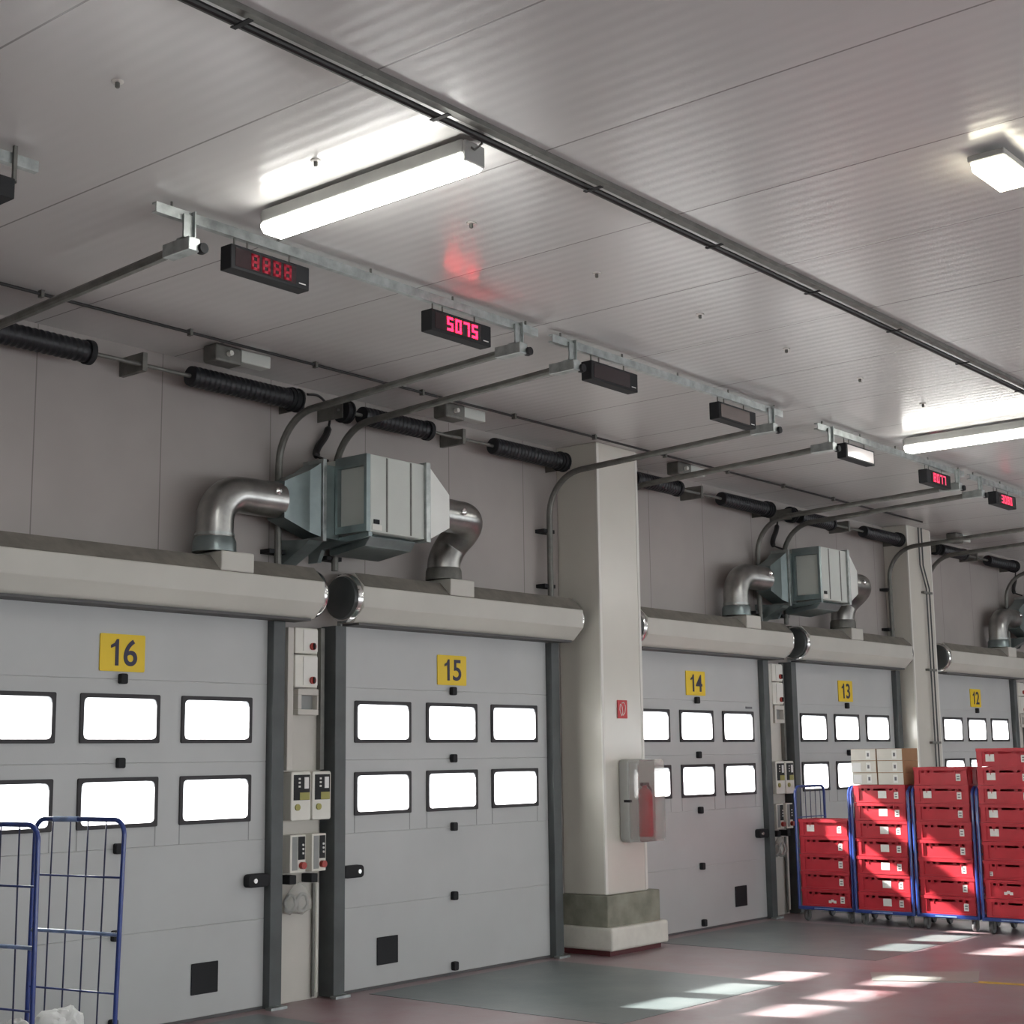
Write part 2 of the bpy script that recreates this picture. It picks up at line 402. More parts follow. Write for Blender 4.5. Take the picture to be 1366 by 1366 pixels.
# ------------------------------------------------------------------ dock doors
SECT = [0.022, 0.675, 1.275, 1.875, 2.475, 3.10]
WR = ((1.418, 1.775), (2.017, 2.369)); WS, WW = 0.8836, 0.342
def ring(outer, inner, ya, yb):
    mb = MB(); n = len(outer)
    L = [[mb.bm.verts.new((p[0], y, p[1])) for p in q] for q, y in ((outer, ya), (inner, ya), (inner, yb), (outer, yb))]
    for a, b in ((0,1),(1,2),(2,3),(3,0)):
        for i in range(n): mb._f([L[a][i], L[a][(i+1) % n], L[b][(i+1) % n], L[b][i]])
    return mb
def dock_door(num, n, side):
    c = DOORS[num]
    t = thing('door_%d' % n, 'grey-white sectional dock door, ' + DW[num], 'door', (c, 0.025, 0), kind='structure')
    for k in range(5):
        z0, z1 = SECT[k], SECT[k+1]
        hs = []
        for (a, b) in WR:
            if z0 < a < z1:
                hs = [(c+i*WS-WW+0.02, c+i*WS+WW-0.02, a+0.02, b-0.02) for i in (-1, 0, 1)]
        MB().holed(c-1.385, c+1.385, z0, z1, 0.0, 0.05, hs).build('door_section', 'door', t, bevel=0.004, seg=1)
        if k: MB().box(c-1.384, c+1.384, 0.012, 0.046, z0-0.006, z0+0.006).build('seam_gasket', 'grey_plastic', t)
    for (a, b) in WR:
        for i in (-1, 0, 1):
            x0, x1 = c+i*WS-WW, c+i*WS+WW
            f = ring(round_rect(x0, x1, a, b, 0.012), round_rect(x0+0.030, x1-0.030, a+0.030, b-0.030, 0.035), -0.014, 0.054).build('window_frame', 'door_rubber', t)
            MB().box(x0+0.026, x1-0.026, -0.008, -0.003, a+0.026, b-0.026).build('pane', 'pane', f)
            for xx in (x0+0.01, x1-0.01):
                MB().box(xx-0.004, xx+0.004, -0.0015, 0.001, max(a-0.14, SECT[2]), a).build('drip_line', 'grey_plastic', t) if a < 1.5 else None
    for k in range(5):
        z = max(SECT[k], 0.075)
        MB().prism(round_rect(c-0.030, c+0.030, z-0.035, z+0.040, 0.014), 'y', -0.045, 0.0).build('bumper_knob', 'black', t, bevel=0.006)
    MB().box(c-1.385, c+1.385, 0.002, 0.048, 0.0, 0.022).build('bottom_seal', 'seal', t)
    fx = c + (0.81 if side < 0 else -0.83)
    MB().box(fx-0.125, fx+0.125, -0.012, 0.0, 0.185, 0.41).build('vent_flap', 'black', t, bevel=0.006)
    if num in (16, 15, 14):
        e = c + 1.384*(-side); s = -side
        xa, xb = sorted((e - s*0.215, e))
        lb = MB().prism(round_rect(xa, xb, 0.92, 1.02, 0.03), 'y', -0.07, 0.0).build('lock', 'black', t, bevel=0.008)
        MB().lathe([(0.022, 0), (0.018, -0.012)], (e - s*0.155, -0.07, 0.97), 'y', 14).build('lock_button', 'chrome', lb, smooth=True)
    # number sign stuck on the top section
    sg = thing('number_sign', 'yellow number sign above the windows of ' + DW[num], 'sign', (c, -0.004, 2.665), group='yellow dock number signs')
    MB().prism(round_rect(c-0.195, c+0.195, 2.53, 2.80, 0.012), 'y', -0.010, -0.001).build('plate', 'yellow_sign', sg)
    nm = text_mb(str(num)[1], 0.265, c+0.066, -0.012, 2.667, 0.002, 1.0, 0.003)
    zt = 2.667 + 0.0955; zb = 2.667 - 0.0955; xo = c - 0.062
    nm.prism([(xo-0.004, zb), (xo+0.025, zb), (xo+0.025, zt), (xo+0.006, zt), (xo-0.010, zt-0.028), (xo-0.042, zt-0.044), (xo-0.042, zt-0.066), (xo-0.004, zt-0.052)], 'y', -0.0142, -0.0102)
    nm.build('numeral', 'navy', sg)
    return t
for i, (num, side) in enumerate(((16, -1), (15, 1), (14, -1), (13, 1), (12, -1))):
    dock_door(num, i+1, side)
MB_ = MB().box(5.13, 5.27, -0.006, 0, 2.40, 2.425)
o = MB_.build('maker_plate', 'ink'); tag(o, 'tiny dark plate at the upper right of door 14', 'plate')

# grey steel posts left and right of each door
for num, c in DOORS.items():
    for s in (-1, 1):
        if num in (14, 12) and s < 0: continue      # hidden behind the columns
        xa, xb = sorted((c + s*1.387, c + s*1.510))
        t = thing('door_post', 'dark grey steel post on the %s of %s' % ('left' if s < 0 else 'right', DW[num]), 'post', ((xa+xb)/2, 0, 0), group='steel door posts')
        pr = [(xa, -0.01), (xa, -0.07), (xb, -0.07), (xb, WY-0.002), (xa, WY-0.002)]
        MB().prism(pr, 'z', 0.0, 2.98).build('post_body', 'post', t, bevel=0.006)
        MB().box(xa-0.04, xb, -0.14, -0.072, 0.0, 0.02).build('foot_plate', 'galv', t)

# ------------------------------------------------------------------ air curtains
def octo(cy_, cz_, w):
    k = w*math.tan(PI/8)
    return [(cy_+a, cz_+b) for a, b in ((-w, -k), (-k, -w), (k, -w), (w, -k), (w, k), (k, w), (-k, w), (-w, k))]
def air_curtain(num, xa, xb, duct_x):
    c = DOORS[num]
    t = thing('air_curtain', 'long cream octagonal air curtain casing above ' + DW[num], 'air curtain', ((xa+xb)/2, -0.1, 3.21), group='air curtains above the doors')
    cy_, cz_ = -0.102, 3.21
    MB().prism(octo(cy_, cz_, 0.205), 'x', xa, xb).build('casing', 'curtain', t, bevel=0.006)
    for x, s in ((xa, -1), (xb, 1)):
        r = [(0.205/math.cos(PI/8)*0.97, 0), (0.2, s*0.03), (0.18, s*0.055)]
        MB().lathe([(0.203, 0.0), (0.207, s*0.02), (0.195, s*0.05)], (x, cy_, cz_), 'x', 28).build('end_ring', 'chrome', t, smooth=True)
        MB().lathe([(0.188, s*0.04), (0.175, s*0.075), (0.12, s*0.095), (0.01, s*0.10)], (x, cy_, cz_), 'x', 28).build('end_cap', 'curtain_end', t, smooth=True)
    MB().prism([(-0.305, 3.298), (-0.190, 3.4165), (-0.186, 3.4205), (-0.309, 3.2995)], 'x', xa+0.01, xb-0.01).build('dark_top_strip', 'dark_top', t)  # strip over the upper chamfer, darker than the casing
    MB().box(xa+0.05, xb-0.05, -0.20, 0.0, 2.985, 3.004).build('outlet_grille', 'seal', t)
    MB().box(duct_x-0.13, duct_x+0.19, -0.315, 0.02, 3.30, 3.452).build('duct_collar', 'curtain', t, bevel=0.01)
    MB().box(xa+0.1, xb-0.1, 0.0, WY-0.001, 3.41, 3.435).build('wall_rail', 'galv_dull', t)
    return t

def arc_duct(mb, pts, r, n=24): return mb.tube(pts, r, n)
def heater(xm, label, names):
    """hot-air unit on the wall between two doors, blowing into both air curtains"""
    D = xm + 1.787
    t = thing('heating_unit', label, 'heating unit', (xm, 0, 3.6), group='hot air units above the posts')
    X = lambda x: x + D
    # inlet box with tapered left end
    zb, zt = 3.665, 4.275; yf, yb = -0.25, -0.06
    def rect(x, y0, y1, z0, z1): return [(x, y0, z0), (x, y1, z0), (x, y1, z1), (x, y0, z1)]
    MB().loft([rect(X(-2.27), -0.27, -0.07, 3.78, 4.075), rect(X(-1.98), yf, yb, zb+0.03, zt-0.07)]).build('inlet_cone', 'galv_sheet', t)
    MB().loft([rect(X(-1.98), yf, yb, zb+0.03, zt-0.07), rect(X(-1.885), yf-0.03, yb, zb, zt)]).build('inlet_throat', 'galv_sheet', t)
    MB().box(X(-1.885), X(-1.845), yf-0.055, yb, zb-0.035, zt+0.035).build('inlet_flange', 'galv', t, bevel=0.004)
    MB().box(X(-1.845), X(-1.62), yf, yb, zb, zt).build('inlet_box', 'galv_sheet', t)
    # fan housing stands out in front
    fx0, fx1, fy0, fy1, fz0, fz1 = X(-1.66), X(-1.02), -0.62, -0.08, 3.70, 4.335
    hb = MB(); hb.box(fx0, fx1, fy0, fy1, fz0, fz1)
    hs = hb.build('fan_housing', 'unit_white', t, bevel=0.006)
    # recessed inspection panel in its left side
    fr = MB()
    for (y0, y1, z0, z1) in ((-0.62, -0.59, fz0, fz1), (-0.285, -0.255, fz0, fz1), (-0.59, -0.285, fz0, fz0+0.06), (-0.59, -0.285, fz1-0.09, fz1)):
        fr.box(fx0-0.045, fx0-0.001, y0, y1, z0, z1)
    fr.build('side_frame', 'galv_sheet', hs)
    MB().box(fx0-0.006, fx0-0.001, -0.588, -0.287, fz0+0.062, fz1-0.092).build('side_panel', 'unit_white', hs)
    for x in (X(-1.47), X(-1.185)):
        MB().box(x-0.010, x+0.010, fy0-0.004, fy0-0.0005, fz0+0.01, fz1-0.01).build('panel_seam', 'galv_dull', hs)
    MB().box(X(-1.625), X(-1.565), fy0-0.012, fy0-0.0005, 3.765, 3.80).build('latch', 'black', hs)
    MB().box(X(-1.64), X(-1.53), fy0-0.004, fy0-0.0005, 3.715, 3.76).build('rating_plate', 'edge', hs)
    MB().box(X(-1.02), X(-0.965), fy0-0.025, fy1+0.02, fz0-0.025, fz1+0.02).build('outlet_flange', 'galv', t, bevel=0.004)
    MB().loft([rect(X(-0.965), fy0, fy1, fz0, fz1), rect(X(-0.665), -0.585, -0.265, 3.835, 4.125)]).build('outlet_cone', 'unit_pale', t)
    # bracket and drip tray
    MB().prism([(-0.60, 3.665), (-0.60, 3.70), (WY-0.002, 3.66), (WY-0.002, 3.50), (0.0, 3.50), (-0.05, 3.60)], 'x', X(-1.66), X(-1.62)).build('bracket', 'galv_sheet', t)
    MB().prism([(-0.56, 3.67), (-0.50, 3.60), (-0.12, 3.55), (-0.08, 3.56), (-0.08, 3.66), (-0.5, 3.698)], 'x', X(-1.60), X(-1.06)).build('drip_tray', 'galv_sheet', t, bevel=0.004)
    MB().prism([(-0.28, 3.63), (-0.24, 3.60), (0.06, 3.45), (WY-0.002, 3.45), (WY-0.002, 3.66)], 'x', X(-2.01), X(-1.86)).build('bracket', 'galv_sheet', t)
    # ducts
    L = fillet([(X(-2.25), -0.17, 3.93), (X(-2.86), -0.14, 3.93), (X(-2.86), -0.14, 3.455)], 0.27, 12)
    d1 = MB().tube(L, 0.145, 28).build('left_duct', 'spiral', t, smooth=True)
    MB().cyl((X(-2.86), -0.14, 3.58), (X(-2.86), -0.14, 3.60), 0.152, 28).build('duct_bead', 'galv', d1, smooth=True)
    MB().lathe([(0.150, 0), (0.165, -0.03), (0.168, -0.115)], (X(-2.86), -0.14, 3.57), 'z', 28).build('duct_socket', 'galv_sheet', d1, smooth=True)
    MB().lathe([(0.03, 0.0), (0.03, -0.02), (0.012, -0.035)], (X(-2.38), -0.315, 3.97), 'y', 12).build('damper_lever', 'chrome', d1, smooth=True)
    Rr = fillet([(X(-0.68), -0.425, 3.98), (X(-0.17), -0.425, 3.98), (X(-0.17), -0.15, 3.77), (X(-0.262), -0.15, 3.62), (X(-0.262), -0.15, 3.456)], 0.20, 10)
    d2 = MB().tube(Rr, 0.148, 28).build('right_duct', 'spiral', t, smooth=True)
    MB().lathe([(0.150, 0), (0.162, -0.03), (0.165, -0.105)], (X(-0.262), -0.15, 3.56), 'z', 28).build('duct_socket', 'galv_dull', d2, smooth=True)
    MB().lathe([(0.03, 0.0), (0.03, -0.02), (0.012, -0.03)], (X(-0.47), -0.572, 4.0), 'y', 12).build('damper_lever', 'chrome', d2, smooth=True)
    return t
heater(PAIRX['16'], 'galvanised hot air unit with two bright ducts between doors 16 and 15', None)
heater(PAIRX['14'], 'galvanised hot air unit with two bright ducts between doors 14 and 13', None)
heater(PAIRX['12'], 'hot air unit at the right edge, mostly its bright left elbow duct', None)
air_curtain(16, -4.97, -1.86, -2.80)
air_curtain(15, -1.42, 1.60, -0.22)
air_curtain(14, 2.72, 5.78, -2.80 + 7.633)
air_curtain(13, 6.20, 9.07, -0.22 + 7.633)
air_curtain(12, 10.35, 13.42, -2.80 + 15.407)

# cable loops from the ceiling gear down to each unit
for key, nm in (('16', 'the nearest hot air unit'), ('14', 'the middle hot air unit'), ('12', 'the hot air unit at the right edge')):
    D = PAIRX[key] + 1.787
    pts = [Vector((D+a, y, z)) for a, y, z in ((-1.74, 0.05, 4.93), (-1.62, 0.05, 4.94), (-1.52, 0.05, 4.88), (-1.48, 0.05, 4.77), (-1.52, 0.05, 4.62), (-1.62, 0.045, 4.49), (-1.655, 0.02, 4.41), (-1.64, -0.10, 4.352))]
    sm = []
    for i in range(len(pts)-1):
        p0, p1, p2, p3 = pts[max(i-1, 0)], pts[i], pts[i+1], pts[min(i+2, len(pts)-1)]
        for k in range(6):
            u = k/6
            sm.append(0.5*((2*p1) + (p2-p0)*u + (2*p0-5*p1+4*p2-p3)*u*u + (3*p1-p0-3*p2+p3)*u**3))
    sm.append(pts[-1])
    n = len(sm)
    rr = [0.011 + (0.020 if 0.50 < i/n < 0.86 else 0.0) for i in range(n)]
    tag(MB().tube(sm, rr, 10).build('power_cable', 'rubber_hose', smooth=True), 'black cable looping from the ceiling into ' + nm, 'cable', 'power cables above the hot air units')

# ------------------------------------------------------------------ lifting gear below the ceiling
for num, c in DOORS.items():
    t = thing('spring_shaft', 'torsion spring shaft with two black springs over ' + DW[num], 'spring shaft', (c, -0.15, 4.79), group='torsion spring shafts')
    y, z = -0.15, 4.79
    MB().cyl((c-1.60, y, z), (c+1.60, y, z), 0.016, 12).build('shaft', 'galv_dull', t, smooth=True)
    for a, b in ((-1.30, -0.50), (0.44, 1.42)):
        prof = []
        n = int((b-a)/0.025)
        for i in range(n+1):
            x = a + (b-a)*i/n
            prof.append((0.083 if i % 2 else 0.077, x - a))
        s = MB().lathe([(0.02, 0)] + prof + [(0.02, b-a)], (c+a, y, z), 'x', 20).build('torsion_spring', 'black_spring', t, smooth=True, angle=20)
        MB().lathe([(0.05, 0), (0.09, 0.005), (0.09, 0.05), (0.05, 0.055)], (c+b, y, z), 'x', 20).build('spring_cone', 'black', s, smooth=True)
    for s_ in (-1, 1):
        MB().lathe([(0.02, 0), (0.10, 0), (0.10, 0.015), (0.085, 0.02), (0.085, 0.06), (0.10, 0.065), (0.10, 0.08), (0.02, 0.08)], (c+s_*1.50-0.04, y, z), 'x', 20).build('cable_drum', 'black', t, smooth=True)
        MB().box(c+s_*1.57-0.004, c+s_*1.57+0.004, y-0.05, WY-0.002, z-0.07, z+0.07).build('end_bearing', 'galv_dull', t)
    MB().box(c-0.02, c+0.02, y-0.03, WY-0.002, z-0.05, z+0.09).build('centre_bearing', 'galv_dull', t)

def door_track(num, s):
    c = DOORS[num]; x = c + s*1.47; xe = x - 0.0
    t = thing('door_track', '%s guide track curving out under the ceiling from %s' % ('left' if s < 0 else 'right', DW[num]), 'door track', (x, -0.03, 3.0), group='door guide tracks')
    path = fillet([(x, -0.01, 3.445), (x, -0.01, 4.655), (x, -2.46, 4.765)], 0.42, 12)
    MB().tube(path, 0.030, 10).build('rail', 'galv_dull', t, smooth=True)
    b = MB().box(x-0.042, x+0.042, -2.60, -2.36, 4.725, 4.805).build('buffer', 'galv', t, bevel=0.006)
    MB().lathe([(0.028, 0), (0.034, -0.02), (0.030, -0.05)], (x+0.055, -2.57, 4.75), 'y', 14).build('buffer_pad', 'black', b, smooth=True)
    MB().lathe([(0.03, 0), (0.03, 0.025)], (x+0.045, -2.50, 4.80), 'x', 12).build('roller', 'chrome', b, smooth=True)
    hb = MB(); hb.box(x-0.050, x+0.020, -2.566, -2.553, 4.80, 4.94); hb.box(x+0.012, x+0.020, -2.585, -2.553, 4.80, 4.965)
    hb.box(x-0.05, x+0.02, -2.566, -2.50, 4.80, 4.806)
    hb.build('hanger', 'galv', t)
    for z in (3.55, 4.10):
        MB().box(x-0.085, x+0.085, -0.005, WY-0.002, z-0.018, z+0.018).build('clip', 'black', t)
    return t
for num in DOORS:
    for s in (-1, 1): door_track(num, s)

def hanger_rail(xa, xb, label):
    t = thing('hanger_rail', label, 'ceiling rail', ((xa+xb)/2, -2.53, 4.93), group='ceiling hanger rails')
    MB().prism([(-2.55, 4.905), (-2.55, 4.965), (-2.51, 4.965), (-2.51, 4.955), (-2.54, 4.955), (-2.54, 4.915), (-2.51, 4.915), (-2.51, 4.905)], 'x', xa, xb).build('channel', 'galv', t)
    n = 5
    for i in range(n):
        x = xa + 0.12 + (xb-xa-0.24)*i/(n-1)
        MB().cyl((x, -2.53, 4.955), (x, -2.53, CZ), 0.008, 8).build('threaded_rod', 'galv_dull', t)
    return t
hanger_rail(-8.9, -6.02, 'galvanised hanger rail cut off by the left edge of the picture')
rl = {16: 'nearest whole galvanised hanger rail, with the lit 5075 display', 15: 'galvanised hanger rail holding two dark displays', 14: 'galvanised hanger rail holding the display painted with a white reflection', 13: 'galvanised hanger rail farthest right, cut by the right edge'}
for num, c in DOORS.items():
    if num in rl: hanger_rail(c-1.70, c+1.70, rl[num])
# end of the neighbouring track at the far left
x = -6.12
t = thing('door_track', 'end of a door track at the left edge with black buffer', 'door track', (x, -2.4, 4.76), group='door guide tracks')
MB().tube([(x-0.10, -1.2, 4.70), (x-0.10, -2.46, 4.765)], 0.030, 10).build('rail', 'galv_dull', t, smooth=True)
b = MB().box(x-0.15, x-0.06, -2.60, -2.36, 4.70, 4.81).build('buffer', 'black', t, bevel=0.006)
hb = MB(); hb.box(x-0.055, x-0.035, -2.57, -2.553, 4.80, CZ); hb.box(x-0.15, x-0.035, -2.57, -2.49, 4.80, 4.812); hb.build('hanger', 'galv_dull', t)

# ------------------------------------------------------------------ led displays
SEG = {'0': 'abcdef', '1': 'bc', '2': 'abged', '3': 'abgcd', '4': 'fgbc', '5': 'afgcd', '6': 'afgedc', '7': 'abc', '8': 'abcdefg', '9': 'abcdfg', '.': ''}
def seven(ch, cx, cz, w, h, th, y0, y1):
    mb = MB(); sl = 0.10*h
    R = {'a': (cx-w/2, cx+w/2, cz+h/2-th, cz+h/2), 'd': (cx-w/2, cx+w/2, cz-h/2, cz-h/2+th), 'g': (cx-w/2, cx+w/2, cz-th/2, cz+th/2),
         'f': (cx-w/2, cx-w/2+th, cz, cz+h/2), 'e': (cx-w/2, cx-w/2+th, cz-h/2, cz), 'b': (cx+w/2-th, cx+w/2, cz, cz+h/2), 'c': (cx+w/2-th, cx+w/2, cz-h/2, cz)}
    for s in SEG[ch]:
        a, b, c, d = R[s]; mb.box(a+0.0015, b-0.0015, y0, y1, c+0.0015, d-0.0015)
    return mb
def display(x, txt, led, screen, label, w=0.61, face=None, rzw=None):
    z0, z1, y0, y1 = 4.702, 4.850, -2.58, -2.48
    t = thing('led_display', label, 'display', (x+w/2, -2.53, z0), group='led displays under the hanger rails')
    MB().box(x, x+w, y0, y1, z0, z1).build('housing', 'black', t, bevel=0.006)
    a, b = (x+0.03, x+w-0.11) if face is None else (x+face[0], x+face[1])
    MB().box(a, b, y0-0.003, y0-0.0003, z0+0.018, z1-0.018).build('screen', screen, t)
    if txt:
        n = len(txt); dw = 0.062
        cx0 = (a+b)/2 + (0.04 if face is None else 0)
        for i, ch in enumerate(txt):
            cx = cx0 + (i-(n-1)/2)*dw*1.36
            seven(ch, cx, (z0+z1)/2, dw, 0.098, 0.019, y0-0.006, y0-0.0032).build('digit', led, t)
    if face is None: MB().box(x+w-0.085, x+w-0.03, y0-0.002, y0-0.0003, z0+0.03, z0+0.036).build('small_mark', 'white', t)
    for xx in (x+0.06, x+0.16, x+w-0.12):
        MB().cyl((xx, -2.53, z1-0.004), (xx, -2.53, 4.9045), 0.006, 8).build('hanging_rod', 'galv_dull', t)
    return t
display(-4.762, '8888', 'led_dim', 'screen', 'nearest led display, dim red digits')
display(-3.05, '5075', 'led', 'screen', 'led display brightly showing 5075')
display(-1.265, '', 'led', 'screen', 'blank black led display nearest the 5075 display')
display(0.55, '', 'led', 'screen_pale', 'blank grey faced led display between a black one and one with a painted white reflection')
display(2.86, '', 'led', 'screen_reflect', 'led display with a white reflection painted over its blank face', face=(0.03, 0.58))
display(4.70, '8077', 'led_pink', 'screen', 'black led display showing pale red 8077 beyond the one painted with a white reflection', face=(0.10, 0.52))
display(6.57, '3080', 'led_pink', 'screen', 'led display showing pale red digits at the right edge', face=(0.08, 0.55))

# ------------------------------------------------------------------ lamps
def tube_lamp(x, ya, yb, label, group):
    t = thing('ceiling_tube_lamp', label, 'lamp', (x, (ya+yb)/2, 4.85), group=group)
    MB().box(x-0.080, x+0.080, ya+0.02, yb-0.02, 4.898, 4.975).build('housing', 'lamp_housing', t, bevel=0.008)
    prof = [(-0.085, 4.897), (-0.092, 4.870), (-0.065, 4.835), (0.065, 4.835), (0.092, 4.870), (0.085, 4.897)]
    MB().prism([(x+a, z) for a, z in prof], 'y', ya+0.02, yb-0.02).build('diffuser', 'tube', t, bevel=0.01)
    for y in (ya, yb-0.025):
        MB().box(x-0.075, x+0.075, y, y+0.022, 4.855, 4.965).build('end_cap', 'lamp_housing', t, bevel=0.006)
    for y in (ya+0.25, yb-0.25):
        MB().cyl((x, y, 4.97), (x, y, CZ), 0.012, 8).build('stem', 'lamp_housing', t)
    MB().tube([(x-0.02, ya+0.02, 4.95), (x-0.04, ya-0.03, 4.91), (x-0.02, ya-0.06, 4.94), (x, ya-0.05, 5.0)], 0.006, 8).build('cable', 'galv_dull', t, smooth=True)
    return t
tube_lamp(-4.70, -4.40, -2.84, 'lit fluorescent lamp on the ceiling above the nearest displays', 'tube lamps on the ceiling')
tube_lamp(3.72, -4.42, -2.80, 'lit fluorescent lamp cut by the right edge of the picture', 'tube lamps on the ceiling')
k = 0
for x in (-4.70, 3.72, 12.1):  # unseen lamp rows, added to light the hall
    for y in (-8.6, -13.4):
        k += 1
        tube_lamp(x, y-0.8, y+0.8, 'added fluorescent lamp lighting the hall from farther back, outside the picture', 'added tube lamps outside the picture')
tube_lamp(12.1, -4.42, -2.80, 'added fluorescent lamp lighting the hall from beyond the right edge of the picture', 'added tube lamps outside the picture')
tube_lamp(-12.9, -8.0, -6.4, 'added fluorescent lamp lighting the hall from farther back, outside the picture', 'added tube lamps outside the picture')
tube_lamp(-12.9, -13.4, -11.8, 'added fluorescent lamp lighting the hall from farther back, outside the picture', 'added tube lamps outside the picture')

t = thing('ceiling_bulkhead_lamp', 'small lit square bulkhead lamp on the ceiling at the right edge', 'lamp', (-2.64, -6.32, 4.9))
MB().box(-2.86, -2.42, -6.42, -6.22, 4.935, 4.97).build('housing', 'lamp_housing', t, bevel=0.008)
MB().prism([(-2.85, 4.935), (-2.83, 4.885), (-2.45, 4.885), (-2.43, 4.935)], 'y', -6.41, -6.23).build('cover', 'bulk', t, bevel=0.012)
MB().box(-2.70, -2.58, -6.37, -6.27, 4.97, CZ).build('stem', 'lamp_housing', t)

# ------------------------------------------------------------------ ceiling runs
t = thing('ceiling_conduit', 'long dark conduit clipped along the ceiling from top left to right', 'conduit', (0, -4.5, 4.97))
MB().cyl((-9.0, -4.47, 4.965), (14, -4.47, 4.965), 0.020, 10).build('pipe', 'rubber_hose', t, smooth=True)
MB().box(-9.0, 14, -4.565, -4.515, 4.972, 4.999).build('strip', 'galv_dull', t)
for i in range(19):
    x = -8.8 + i*1.24
    MB().box(x-0.014, x+0.014, -4.565, -4.448, 4.944, 4.949).build('clip', 'black', t)
t = thing('wall_cable', 'thin dark cable clipped along the ceiling close to the door wall', 'cable', (0, -0.58, 4.98))
MB().cyl((-7.5, -0.58, 4.975), (9.0, -0.58, 4.975), 0.012, 8).build('cable_run', 'rubber_hose', t, smooth=True)
for i in range(13):
    x = -7.2 + i*1.24
    MB().box(x-0.012, x+0.012, -0.60, -0.56, 4.95, 4.999).build('clip', 'galv_dull', t)
ordn = ['first', 'second', 'third', 'fourth', 'fifth', 'sixth', 'seventh', 'eighth', 'ninth', 'tenth', 'eleventh']
bolt = None
for i in range(8):
    x = -6.27 + i*1.245
    lab = 'small ceiling fixing, %s from the left in its row' % ordn[i]
    if bolt is None:
        bolt = thing('ceiling_bolt', lab, 'bolt', (x, -3.57, CZ), group='ceiling fixings in a row')
        MB().lathe([(0.030, -0.0005), (0.028, -0.005), (0.015, -0.007)], (0, 0, 0), 'z', 16).build('washer', 'edge', bolt, smooth=True, world=False)
        MB().lathe([(0.011, -0.006), (0.011, -0.030), (0.006, -0.034)], (0, 0, 0), 'z', 10).build('bolt_head', 'galv_dull', bolt, smooth=True, world=False)
    else: dup(bolt, (x, -3.57, CZ), 0, lab)

# grey operator boxes on the ceiling beside the shafts
for (x, lab) in ((-3.0, 'over door 16'), (-0.42, 'over the left part of door 15'), (3.30, 'over door 14, right of the first column'), (10.55, 'at the second column top')):
    t = thing('ceiling_operator_box', 'grey operator box on the ceiling ' + lab, 'operator box', (x, -0.38, 4.87), group='operator boxes on the ceiling')
    MB().box(x-0.14, x+0.12, -0.46, -0.30, 4.86, CZ).build('gear_box', 'galv_dull', t, bevel=0.02)
    MB().box(x+0.12, x+0.42, -0.44, -0.32, 4.90, CZ).build('motor_cover', 'unit_white', t, bevel=0.01)
    MB().cyl((x-0.02, -0.46, 4.93), (x-0.02, -0.50, 4.93), 0.02, 10).build('knob', 'edge', t)

